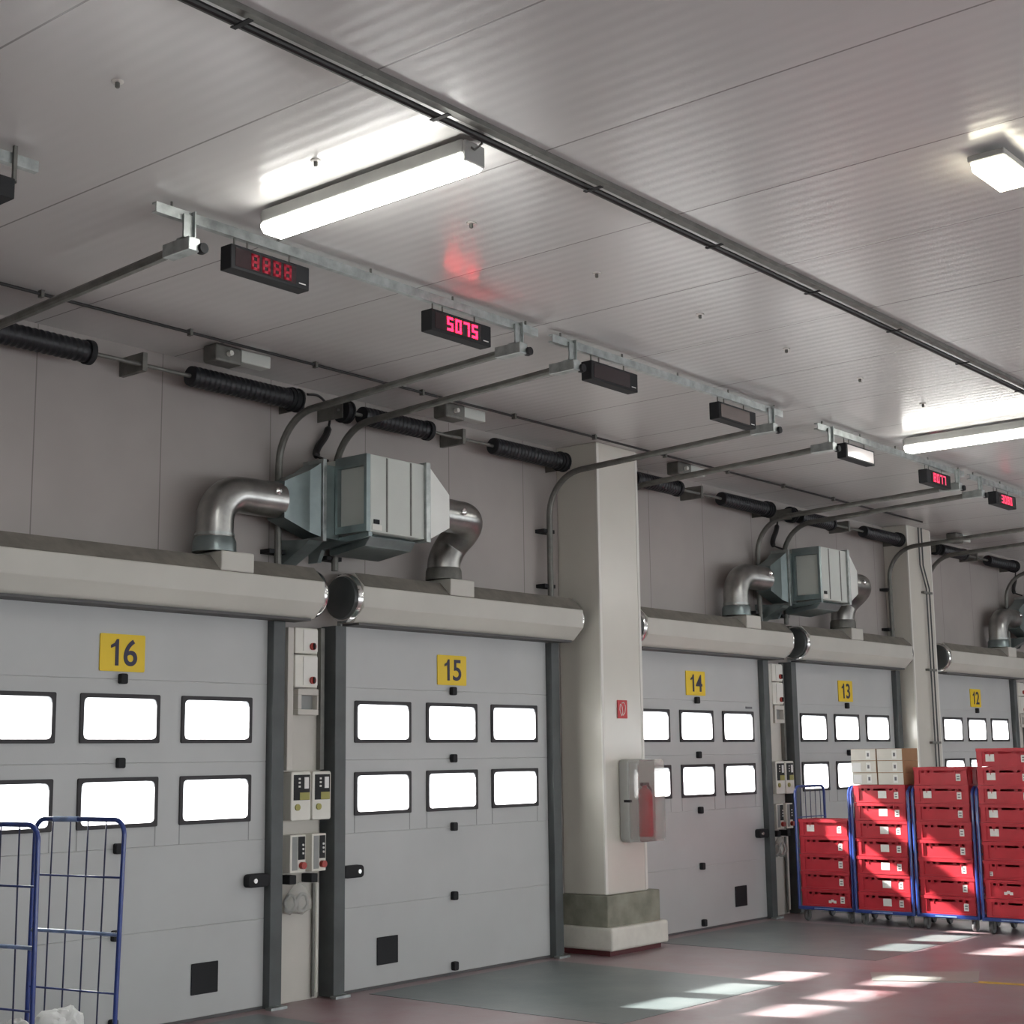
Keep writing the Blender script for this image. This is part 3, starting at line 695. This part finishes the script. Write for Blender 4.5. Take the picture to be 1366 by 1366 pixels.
# ------------------------------------------------------------------ door controls between the paired doors
def pier(key, xm, who, full=True):
    X = lambda v: xm + v
    o = MB().box(X(-0.225), X(0.225), WY-0.05, WY-0.002, 0.0, 2.95)
    o = o.build('cladding_panel', 'post_light', bevel=0.004); tag(o, 'pale cladding panel between %s' % who, 'panel', 'cladding panels between doors')
    yb = WY-0.052
    t = thing('cable_duct', 'pale vertical cable trunking between %s' % who, 'cable duct', (X(-0.19), yb, 1.8), group='vertical cable trunking')
    MB().box(X(-0.222), X(-0.160), yb-0.10, yb, 1.80, 2.94).build('trunking', 'post_light', t, bevel=0.004)
    MB().box(X(0.185), X(0.228), yb-0.05, yb, 1.80, 2.96).build('trunking', 'galv_dull', t, bevel=0.004)
    MB().cyl((X(0.150), yb-0.02, 0.02), (X(0.150), yb-0.02, 0.90), 0.014, 8).build('conduit', 'galv_dull', t)
    MB().cyl((X(0.182), yb-0.02, 0.05), (X(0.185), yb-0.02, 0.90), 0.018, 8).build('conduit', 'white_plastic', t)
    for i, (z0, z1, m, nm) in enumerate(((2.735, 2.945, 'white_plastic', 'upper white isolator box'), (2.46, 2.725, 'white_plastic', 'lower white isolator box'))):
        t = thing('isolator_box', '%s between %s' % (nm, who), 'isolator box', (xm, yb, z0), group='isolator boxes between doors')
        MB().box(X(-0.145), X(0.10), yb-0.10, yb, z0, z1).build('body', m, t, bevel=0.008)
        MB().box(X(-0.06), X(0.095), yb-0.106, yb-0.0995, z0+0.02, z1-0.015).build('front_cover', 'edge', t)
        k = MB().cyl((X(0.035), yb-0.106, z0+0.06), (X(0.035), yb-0.125, z0+0.06), 0.03, 14).build('switch', 'red_knob', t, smooth=True)
        MB().box(X(0.028), X(0.042), yb-0.14, yb-0.125, z0+0.035, z0+0.085).build('switch_bar', 'black', k)
    t = thing('socket_box', 'grey framed box with a dark recess between %s' % who, 'socket box', (xm, yb, 2.24), group='recessed boxes between doors')
    fb = MB()
    for a in ((X(-0.11), X(0.115), 2.40, 2.45), (X(-0.11), X(0.115), 2.24, 2.285), (X(-0.11), X(-0.07), 2.285, 2.40), (X(0.10), X(0.115), 2.285, 2.40)):
        fb.box(a[0], a[1], yb-0.10, yb, a[2], a[3])
    fb.build('frame', 'post_light', t, bevel=0.004)
    MB().box(X(-0.07), X(0.10), yb-0.04, yb, 2.285, 2.40).build('recess', 'grey_plastic', t)
    if not full: return
    for i, (x0, x1) in enumerate(((-0.20, 0.012), (0.028, 0.232))):
        sd = 'left' if i == 0 else 'right'
        t = thing('door_controller', '%s door controller with dark keypad and olive sticker between %s' % (sd, who), 'controller', (X((x0+x1)/2), yb, 1.40), group='door controllers between doors')
        y = yb-0.13
        MB().prism(round_rect(X(x0), X(x1), 1.405, 1.79, 0.02), 'y', y, yb).build('casing', 'white_plastic', t, bevel=0.008)
        MB().box(X(x0+0.025), X(x1-0.015), y-0.003, y-0.0003, 1.565, 1.765).build('keypad', 'panel_dark', t)
        MB().box(X(x0+0.09), X(x1-0.018), y-0.005, y-0.0032, 1.567, 1.625).build('sticker', 'olive', t)
        MB().box(X(x1-0.075), X(x1-0.03), y-0.006, y-0.0032, 1.655, 1.745).build('button_plate', 'white', t)
        for dz in (0.0, 0.03, 0.06):
            MB().box(X(x0+0.04+0.035), X(x0+0.04+0.055), y-0.006, y-0.0032, 1.665+dz, 1.68+dz).build('key', 'edge', t)
        MB().cyl((X(x0+0.065), y-0.0003, 1.51), (X(x0+0.065), y-0.012, 1.51), 0.026, 14).build('key_switch', 'olive', t, smooth=True)
    for i, (x0, x1) in enumerate(((-0.185, -0.02), (0.045, 0.20))):
        sd = 'left' if i == 0 else 'right'
        t = thing('switch_box', '%s narrow switch box with a red knob between %s' % (sd, who), 'switch box', (X((x0+x1)/2), yb, 0.98), group='narrow switch boxes between doors')
        y = yb-0.11
        MB().box(X(x0), X(x1), y, yb, 1.00, 1.295).build('casing', 'white_plastic', t, bevel=0.006)
        MB().box(X(x0+0.02), X(x0+0.075), y-0.003, y-0.0003, 1.02, 1.28).build('cover', 'grey_plastic', t)
        MB().box(X(x0+0.082), X(x1-0.012), y-0.004, y-0.0003, 1.10, 1.28).build('button_panel', 'panel_dark', t)
        for dz in (0.0, 0.032, 0.064):
            MB().cyl((X(x1-0.035), y-0.003, 1.15+dz), (X(x1-0.035), y-0.011, 1.15+dz), 0.009, 10).build('button', 'white', t)
        MB().cyl((X(x1-0.045), y, 1.055), (X(x1-0.045), y-0.035, 1.055), 0.028, 14).build('red_knob', 'red_knob', t, smooth=True)
        MB().box(X(x0-0.01), X(x0+0.06), y-0.01, yb, 0.915, 0.985).build('cable_plug', 'black', t, bevel=0.006)
    # coiled cable in a film bag
    t = thing('cable_bag', 'coiled cable in a translucent film bag hanging between %s' % who, 'bag', (X(-0.06), yb-0.06, 0.72), group='film bags with coiled cable')
    mb = MB()
    pr = [(0.03, 0.91), (0.06, 0.885), (0.11, 0.83), (0.145, 0.76), (0.13, 0.705), (0.07, 0.685)]
    rings = []
    for (w, z) in pr:
        rings.append([(X(-0.06) + w*1.1*math.cos(a), yb-0.065 + 0.05*math.sin(a)*min(1, w*9), z + 0.012*math.sin(3*a+z*40)) for a in [2*PI*k/16 for k in range(16)]])
    mb.loft(rings).build('film', 'bag', t, smooth=True)
    for dx in (-0.10, 0.06):
        pts = [(X(-0.06+dx*0.8) + 0.055*math.cos(a), yb-0.065+0.006*math.sin(5*a), 0.765 + 0.065*math.sin(a)) for a in [2*PI*k/18 for k in range(18)]]
        MB().tube(pts, 0.013, 8, closed=True).build('coil', 'grey_plastic', t, smooth=True)
pier('16', PAIRX['16'], 'the nearest pair of doors')
pier('14', PAIRX['14'], 'the farther pair of doors')
pier('12', PAIRX['12'], 'the doors at the right edge', False)

# ------------------------------------------------------------------ things on the columns
yc = -0.404
t = thing('fire_sign', 'small red sign with a white fire hose symbol on the first column', 'sign', (2.08, yc, 2.25))
MB().box(2.0, 2.165, yc-0.006, yc-0.0008, 2.245, 2.425).build('plate', 'red_sign', t)
def stroke(pts, w, y): 
    mb = MB(); P = [Vector((p[0], y, p[1])) for p in pts]
    return mb.tube(P, w, 6)
sy_ = yc-0.0065
mb = MB()
mb.tube(fillet([(2.065, sy_, 2.27), (2.035, sy_, 2.33), (2.045, sy_, 2.40), (2.075, sy_, 2.36), (2.085, sy_, 2.30), (2.065, sy_, 2.27)], 0.02), 0.004, 6)
mb.tube(fillet([(2.070, sy_, 2.395), (2.11, sy_, 2.405), (2.135, sy_, 2.36), (2.12, sy_, 2.30), (2.085, sy_, 2.275)], 0.03), 0.004, 6)
mb.build('symbol', 'white', t)

t = thing('extinguisher_case', 'grey wall case with clear cover holding a red fire extinguisher on the first column', 'extinguisher case', (2.25, -0.5, 1.05))
xa, xb, za, zb = 2.0, 2.47, 1.045, 1.845
MB().prism(round_rect(xa, xb, za, zb, 0.05), 'y', yc-0.11, yc-0.001).build('back_shell', 'case_grey', t, bevel=0.012)
cvr = ring(round_rect(xa+0.005, xb-0.005, za+0.005, zb-0.005, 0.05), round_rect(xa+0.02, xb-0.02, za+0.02, zb-0.02, 0.04), yc-0.22, yc-0.102)
cvr.build('cover_rim', 'cover', t)
MB().prism(round_rect(xa+0.006, xb-0.006, za+0.006, zb-0.006, 0.05), 'y', yc-0.226, yc-0.222).build('clear_cover', 'cover', t)
e = MB().lathe([(0.01, 0), (0.072, 0.005), (0.078, 0.03), (0.078, 0.40), (0.06, 0.45), (0.025, 0.475), (0.025, 0.50)], (xa+0.235, yc-0.175+0.035, 1.09), 'z', 22).build('extinguisher', 'ext_red', t, smooth=True)
MB().box(xa+0.19, xa+0.30, yc-0.155, yc-0.12, 1.585, 1.615).build('valve', 'black', e, bevel=0.004)
MB().tube(fillet([(xa+0.29, yc-0.14, 1.59), (xa+0.345, yc-0.14, 1.55), (xa+0.345, yc-0.14, 1.25)], 0.03), 0.010, 8).build('hose', 'black', e, smooth=True)
MB().box(xa-0.008, xa+0.03, yc-0.13, yc-0.06, 1.43, 1.455).build('latch', 'black', t)

y2 = -0.262
t = thing('thin_pipe', 'pair of thin kinked pipes clipped down the face of the second column', 'pipe', (9.6, y2, 2.0))
for dx in (0.0, 0.10):
    MB().tube(fillet([(9.52+dx, y2-0.02, 4.99), (9.52+dx, y2-0.02, 4.46), (9.68+dx, y2-0.02, 4.14), (9.68+dx, y2-0.02, 0.6)], 0.05), 0.011, 8).build('pipe', 'post', t, smooth=True)
for z in (4.08, 3.0, 2.0):
    MB().box(9.56, 9.84, y2-0.04, -0.2545, z-0.015, z+0.015).build('clip', 'galv_dull', t)

# ------------------------------------------------------------------ floor pieces
for num in (16, 15, 14, 13):
    c = DOORS[num]
    t = MB().box(c-1.20, c+1.20, -2.62, -0.16, 0.0, 0.003).build('dock_leveller', 'leveller')
    tag(t, 'worn grey-green chequer plate in the floor before ' + DW[num], 'dock leveller', 'dock leveller plates')
o = MB(); o.prism([(1.72, -3.15), (2.15, -2.92), (2.72, -3.66), (2.12, -3.90)], 'z', 0.0, 0.006)
tag(o.build('floor_plate', 'plate'), 'small bright chequer plate in the floor beside the yellow line', 'floor plate')
o = MB().prism([(2.10, -3.86), (2.19, -3.86), (2.55, -5.6), (2.46, -5.6)], 'z', 0.0, 0.003)
tag(o.build('floor_marking', 'yellow_line'), 'yellow line painted on the floor at the right edge', 'floor marking')

# ------------------------------------------------------------------ roll cages
def u_frame(mb, u0, u1, z0, z1, r, rad, P):
    mb.tube(fillet([P(u0, z0), P(u0, z1), P(u1, z1), P(u1, z0)], rad, 6), r, 10)
def side_panel(t, P, w, z1, nv, bars, names=True, thick=()):
    """end panel: U-shaped tube, horizontal bars and upright wires; P maps (u, z) to a point"""
    mb = MB(); u_frame(mb, 0, w, 0.18, z1, 0.016, 0.09, P)
    f = mb.build('side_frame', 'blue', t, smooth=True)
    for z in bars:
        MB().tube([P(0.015, z), P(w-0.015, z)], 0.011 if z in thick else 0.0065, 8).build('cross_bar', 'blue_worn' if z in thick else 'blue', f, smooth=True)
    for i in range(1, nv+1):
        u = w*i/(nv+1)
        MB().tube([P(u, 0.20), P(u, z1)], 0.005, 6).build('upright_wire', 'wire', f, smooth=True)
    return f
def caster(t, x, y, world=True):
    w = MB(); w.lathe([(0.02, -0.018), (0.055, -0.018), (0.06, -0.008), (0.06, 0.008), (0.055, 0.018), (0.02, 0.018)], (x, y, 0.06), 'y', 18)
    o = w.build('caster_wheel', 'wheel', t, smooth=True, world=world)
    f = MB(); f.box(x-0.028, x+0.028, y-0.03, y-0.022, 0.045, 0.125); f.box(x-0.028, x+0.028, y+0.022, y+0.03, 0.045, 0.125); f.box(x-0.03, x+0.03, y-0.03, y+0.03, 0.118, 0.128)
    f.build('caster_fork', 'galv_dull', o, world=world)
# the four loaded cages by door 13; fronts face -x
LAB = {0: ('leftmost', 'the leftmost cage'), 1: ('second', 'the second cage'), 2: ('third', 'the third cage'), 3: ('rightmost', 'the rightmost cage')}
CART = [(5.44, -0.755), (5.40, -1.485), (5.40, -2.215), (5.36, -2.955)]
cart0 = None
CL = ['blue roll cage at the left end of the row, loaded with five red crates',
      'blue roll cage loaded with red crates and cartons on top',
      'blue roll cage between the cartons and the tallest stack, loaded with red crates',
      'blue roll cage at the right edge under the tallest stack of red crates']
for i, (cx, cyy) in enumerate(CART):
    if cart0 is None:
        t = cart0 = thing('roll_cage', CL[i], 'roll cage', (cx, cyy, 0), group='loaded roll cages by door 13')
        W = 0.335
        b = MB(); b.box(0.0, 0.74, -W, W, 0.130, 0.168)
        b = b.build('base_frame', 'blue', t, bevel=0.006, world=False)
        MB().box(-0.003, -0.0003, -0.10, 0.14, 0.143, 0.155).build('base_lettering', 'blue_worn', b, world=False)
        for sgn in (-1, 1):
            P = lambda u, z, s=sgn: Vector((u + 0.012, s*(W+0.004) , z))
            fr = MB(); fr.tube(fillet([P(0.01, 0.13), P(0.01, 1.50), P(0.71, 1.50), P(0.71, 0.13)], 0.09, 6), 0.017, 10)
            f = fr.build('side_frame', 'blue', t, smooth=True, world=False)
            for z in (0.45, 0.80, 1.15): MB().tube([P(0.015, z), P(0.70, z)], 0.007, 6).build('cross_bar', 'blue', f, smooth=True, world=False)
            for u in (0.13, 0.25, 0.37, 0.49, 0.61): MB().tube([P(u, 0.17), P(u, 1.495)], 0.005, 6).build('upright_wire', 'wire', f, smooth=True, world=False)
        for x in (0.08, 0.66):
            for y in (-0.27, 0.27): caster(t, x, y, False)
    else:
        dup(cart0, (cx, cyy, 0), 0, CL[i])

# crates ------------------------------------------------
CH, CW, CD = 0.193, 0.62, 0.40
def make_crate(name, label):
    """hollow stacking crate, front towards -x, origin at base centre of the front"""
    t = thing(name, label, 'crate', (0, 0, 0))
    w = CW/2; H = CH
    mb = MB()
    # front wall with grip slots: built in the x-z plane then swung round
    fr = MB(); zz = H-0.062
    slots = [(-0.075, 0.075, zz, zz+0.022), (-0.150, -0.115, zz, zz+0.022), (0.115, 0.150, zz, zz+0.022), (-0.220, -0.190, zz, zz+0.022), (0.190, 0.220, zz, zz+0.022)]
    fr.holed(-w+0.012, w-0.012, 0.012, H-0.006, 0.016, 0.020, slots)
    fr.bm.transform(Matrix(((0, 1, 0, 0), (-1, 0, 0, 0), (0, 0, 1, 0), (0, 0, 0, 1))))
    me = bpy.data.meshes.new('tmp'); fr.bm.to_mesh(me); fr.bm.free(); mb.bm.from_mesh(me); bpy.data.meshes.remove(me)
    # back, sides, bottom
    mb.box(CD-0.020, CD-0.016, -w+0.012, w-0.012, 0.012, H-0.006)
    for s in (-1, 1):
        y0, y1 = sorted((s*(w-0.012), s*(w-0.016)))
        mb.box(0.020, CD-0.020, y0, y1, 0.012, H-0.006)
    mb.box(0.020, CD-0.020, -w+0.016, w-0.016, 0.012, 0.018)
    # rim, foot band, corner posts and ribs
    for (z0, z1, d) in ((H-0.036, H-0.003, 0.0), (0.0, 0.018, 0.004)):
        mb.box(d, 0.016, -w+d, w-d, z0, z1); mb.box(CD-0.016, CD-d, -w+d, w-d, z0, z1)
        for s in (-1, 1):
            y0, y1 = sorted((s*(w-0.012), s*(w-d))); mb.box(0.016, CD-0.016, y0, y1, z0, z1)
    for y in (-w+0.003, w-0.063): mb.box(0.004, 0.016, y, y+0.06, 0.018, H-0.036)
    for y in (-0.17, 0.165): mb.box(0.010, 0.016, y, y+0.006, H-0.085, H-0.036)
    for s in (-1, 1):
        y0, y1 = sorted((s*(w-0.012), s*(w-0.004)))
        for x in (0.004, 0.13, 0.26, CD-0.054): mb.box(x, x+(0.05 if x in (0.004, CD-0.054) else 0.01), y0, y1, 0.018, H-0.036)
    mb.build('crate_body', 'crate', t, world=False)
    return t
def crate_label(t, y, z, w, h, printed=True):
    o = MB().box(0.0145, 0.0155, y-w/2, y+w/2, z-h/2, z+h/2).build('paper_label', 'label', t, world=False)
    if printed:
        for k in range(2):
            MB().box(0.0135, 0.01445, y-w*0.28, y+w*0.28, z-h*0.28+k*h*0.36, z-h*0.12+k*h*0.36).build('label_print', 'ink', o, world=False)
proto = make_crate('red_crate', 'proto')
ORD = ['lowest', 'second from the bottom', 'third from the bottom', 'fourth from the bottom', 'fifth from the bottom', 'sixth from the bottom', 'seventh from the bottom', 'eighth from the bottom', 'ninth from the bottom', 'tenth from the bottom']
WHO = ['in the short leftmost stack', 'in the stack under the cartons', 'in the stack right of the cartons', 'in the tallest stack at the right edge']
NCR = [5, 7, 8, 9]
# which label sits where: y offset sign note: picture right = -y
LBL = {0: {4: 'LR', 3: 'R', 2: 'R', 1: 'R', 0: 'SR'}, 1: {k: 'MR' for k in range(7)},
       2: {7: 'R', 6: 'LR', 5: 'R', 4: 'R', 3: 'R', 2: 'R', 1: 'R', 0: 'R'},
       3: {8: 'LR', 7: 'LR', 6: 'LR', 5: 'L', 4: 'LR', 3: 'R', 2: 'l', 1: 'S', 0: ''}}
used = False
for i, (cx, cyy) in enumerate(CART):
    for k in range(NCR[i]):
        lab = 'red plastic crate, %s %s' % ('topmost' if k == NCR[i]-1 else ORD[k], WHO[i])
        loc = (cx + 0.022 + random.uniform(-0.006, 0.006), cyy + random.uniform(-0.003, 0.003), 0.1695 + k*(CH+0.0005))
        if i in (2, 3): loc = (loc[0], loc[1] + 0.0006*k, loc[2])
        t = dup(proto, loc, random.uniform(-0.006, 0.006), lab, 'red crates stacked on the roll cages')
        z = 0.085
        for ch in LBL[i].get(k, ''):
            if ch == 'R': crate_label(t, -0.195, z-0.005, 0.052, 0.075)
            if ch == 'L': crate_label(t, 0.165, z+0.005, 0.095, 0.075, False)
            if ch == 'M': crate_label(t, -0.03, z+0.002, 0.100, 0.080, False)
            if ch == 'l': crate_label(t, 0.235, z-0.03, 0.045, 0.045)
            if ch == 'S':
                for q in range(3): crate_label(t, 0.0 - 0.03*q - (0.04 if i == 0 else -0.09), z-0.03+0.012*(q % 2), 0.035, 0.03, False)
# the two top crates of the third stack are pushed aside, as in the photo
for ch in list(proto.children): bpy.data.objects.remove(ch)
bpy.data.objects.remove(proto)

# cartons on the second stack
carton0 = None; cts = []
zt = 0.1695 + 7*(CH+0.0005)
cxx, cyy = CART[1]
for col, yy in ((0, 0.165), (1, -0.150)):
    for k in range(3):
        z = zt + 0.001 + k*0.132
        lab = 'carton with its front painted sunlit, %s of the %s column on the red crates' % (('bottom', 'middle', 'top')[k], ('left', 'right')[col])
        loc = (cxx + 0.02 + random.uniform(-0.004, 0.004), cyy + yy + random.uniform(-0.003, 0.003), z)
        if carton0 is None:
            t = carton0 = thing('carton', lab, 'carton', loc, group='pale cartons on the red crates')
            MB().box(0, 0.39, -0.152, 0.152, 0.0, 0.131).build('box_body', 'kraft', t, bevel=0.004, world=False)
            MB().box(-0.002, -0.0003, -0.149, 0.149, 0.003, 0.128).build('sunlit_front', 'carton', t, world=False)  # front painted pale for the sun on it; the cardboard is brown
            l = MB().box(-0.0035, -0.0022, -0.085, -0.030, 0.020, 0.110).build('printed_label', 'label', t, world=False)
            MB().box(-0.0045, -0.0037, -0.070, -0.045, 0.045, 0.085).build('label_print', 'ink', l, world=False)
        else: t = dup(carton0, loc, 0, lab)
        cts.append((col, k, t))
for col, k, t in cts:
    if col == 0 and k < 2: MB().box(-0.0035, -0.0022, 0.035, 0.135, 0.012, 0.108).build('sunlit_patch', 'white', t, world=False)  # white patch painted for sunlight on the left-hand fronts

# empty roll cage at the bottom left: two side frames end-on to door 16, base below the picture
ang = math.atan2(-0.985, 0.17)
t = thing('roll_cage', 'empty blue two-sided roll cage at the bottom left in front of door 16', 'roll cage', (-4.66, -1.58, 0.0032), ang)
bsf = MB().box(-0.72, -0.02, -0.64, -0.01, 0.13, 0.168).build('base_frame', 'blue', t, bevel=0.006, world=False)
for y, lean, off in ((0.0, 0.030, 0.0), (-0.665, -0.006, 0.0)):
    w_ = 0.74
    P = lambda u, z: Vector((-w_ + u + lean*(z-1.54)*(0.4+0.6*u/w_), y, z))
    mb = MB(); mb.tube(fillet([P(0, 0.17), P(0, 1.545), P(w_, 1.545), P(w_, 0.17)], 0.085, 8), 0.0145, 12)
    f = mb.build('side_frame', 'blue', t, smooth=True, world=False)
    MB().tube([P(0.16, 1.545), P(0.36, 1.545)], 0.0175, 10).build('top_sleeve', 'blue_worn', f, smooth=True, world=False)
    for z in (1.21, 0.884, 0.55):
        th = z == 0.884
        MB().tube([P(0.01, z), P(w_-0.01, z)], 0.012 if th else 0.0065, 8).build('cross_bar', 'blue_worn' if th else 'blue', f, smooth=True, world=False)
    for i in range(1, 5):
        u = w_*i/5
        MB().tube([P(u, 0.18), P(u, 1.545)], 0.005, 6).build('upright_wire', 'wire', f, smooth=True, world=False)
for x in (-0.64, -0.10):
    for yy in (-0.56, -0.10): caster(t, x, yy, False)

# crumpled white film sacks in the cages
def sack(label, c, rx, ry, z0, h, seed, peak):
    rnd = random.Random(seed); mb = MB()
    bmesh.ops.create_icosphere(mb.bm, subdivisions=4, radius=1.0)
    off = [Vector((rnd.uniform(-1, 1), rnd.uniform(-1, 1), rnd.uniform(-1, 1))).normalized() for _ in range(26)]
    amp = [rnd.uniform(0.05, 0.2) for _ in off]
    for v in mb.bm.verts:
        n = v.co.normalized(); s = 1.0
        for o_, a in zip(off, amp):
            d = n.dot(o_)
            if d > 0.55: s += a*(d-0.55)*1.4
            s -= 0.05*abs(math.sin(7*d + a*30))*a*4
        z = n.z*s
        if n.z > 0.2: z += peak*max(0, n.x*0.8 + 0.1)*n.z
        v.co = Vector((c[0] + rx*n.x*s, c[1] + ry*n.y*s, z0 + h*max(0, (z*0.5+0.5))))
    o = mb.build('film_sack', 'film', smooth=True, angle=25)
    return tag(o, label, 'sack', 'white film sacks at the bottom left')
sack('crumpled white plastic film with a peak, in the bottom left roll cage', (-4.90, -1.32, 0), 0.185, 0.20, 0.170, 0.335, 5, 0.42)
sack('low crumpled white plastic film beside the peaked one, at the left edge', (-5.17, -1.27, 0), 0.08, 0.16, 0.170, 0.33, 9, 0.1)

# ------------------------------------------------------------------ daylight
w = bpy.data.worlds.new('sky'); SC.world = w; w.use_nodes = True
bg = w.node_tree.nodes['Background']
bg.inputs[0].default_value = (0.93, 0.97, 1.0, 1); bg.inputs[1].default_value = 3.2
sl = bpy.data.lights.new('sun', 'SUN'); so = bpy.data.objects.new('sun', sl); COL.objects.link(so)
sl.energy = 44.0; sl.angle = math.radians(1.6); sl.color = (1.0, 0.97, 0.92)
so.matrix_basis = Vector((0.69, -2.45, -1.60)).to_track_quat('-Z', 'Y').to_matrix().to_4x4()

SC.view_settings.view_transform = 'Standard'; SC.view_settings.look = 'None'
SC.view_settings.gamma = 1.0; SC.view_settings.use_curve_mapping = False
SC.view_settings.exposure = 0.64
SC.cycles.use_denoising = True
SC.cycles.max_bounces = 10; SC.cycles.diffuse_bounces = 6; SC.cycles.transparent_max_bounces = 16
SC.cycles.sample_clamp_indirect = 8.0
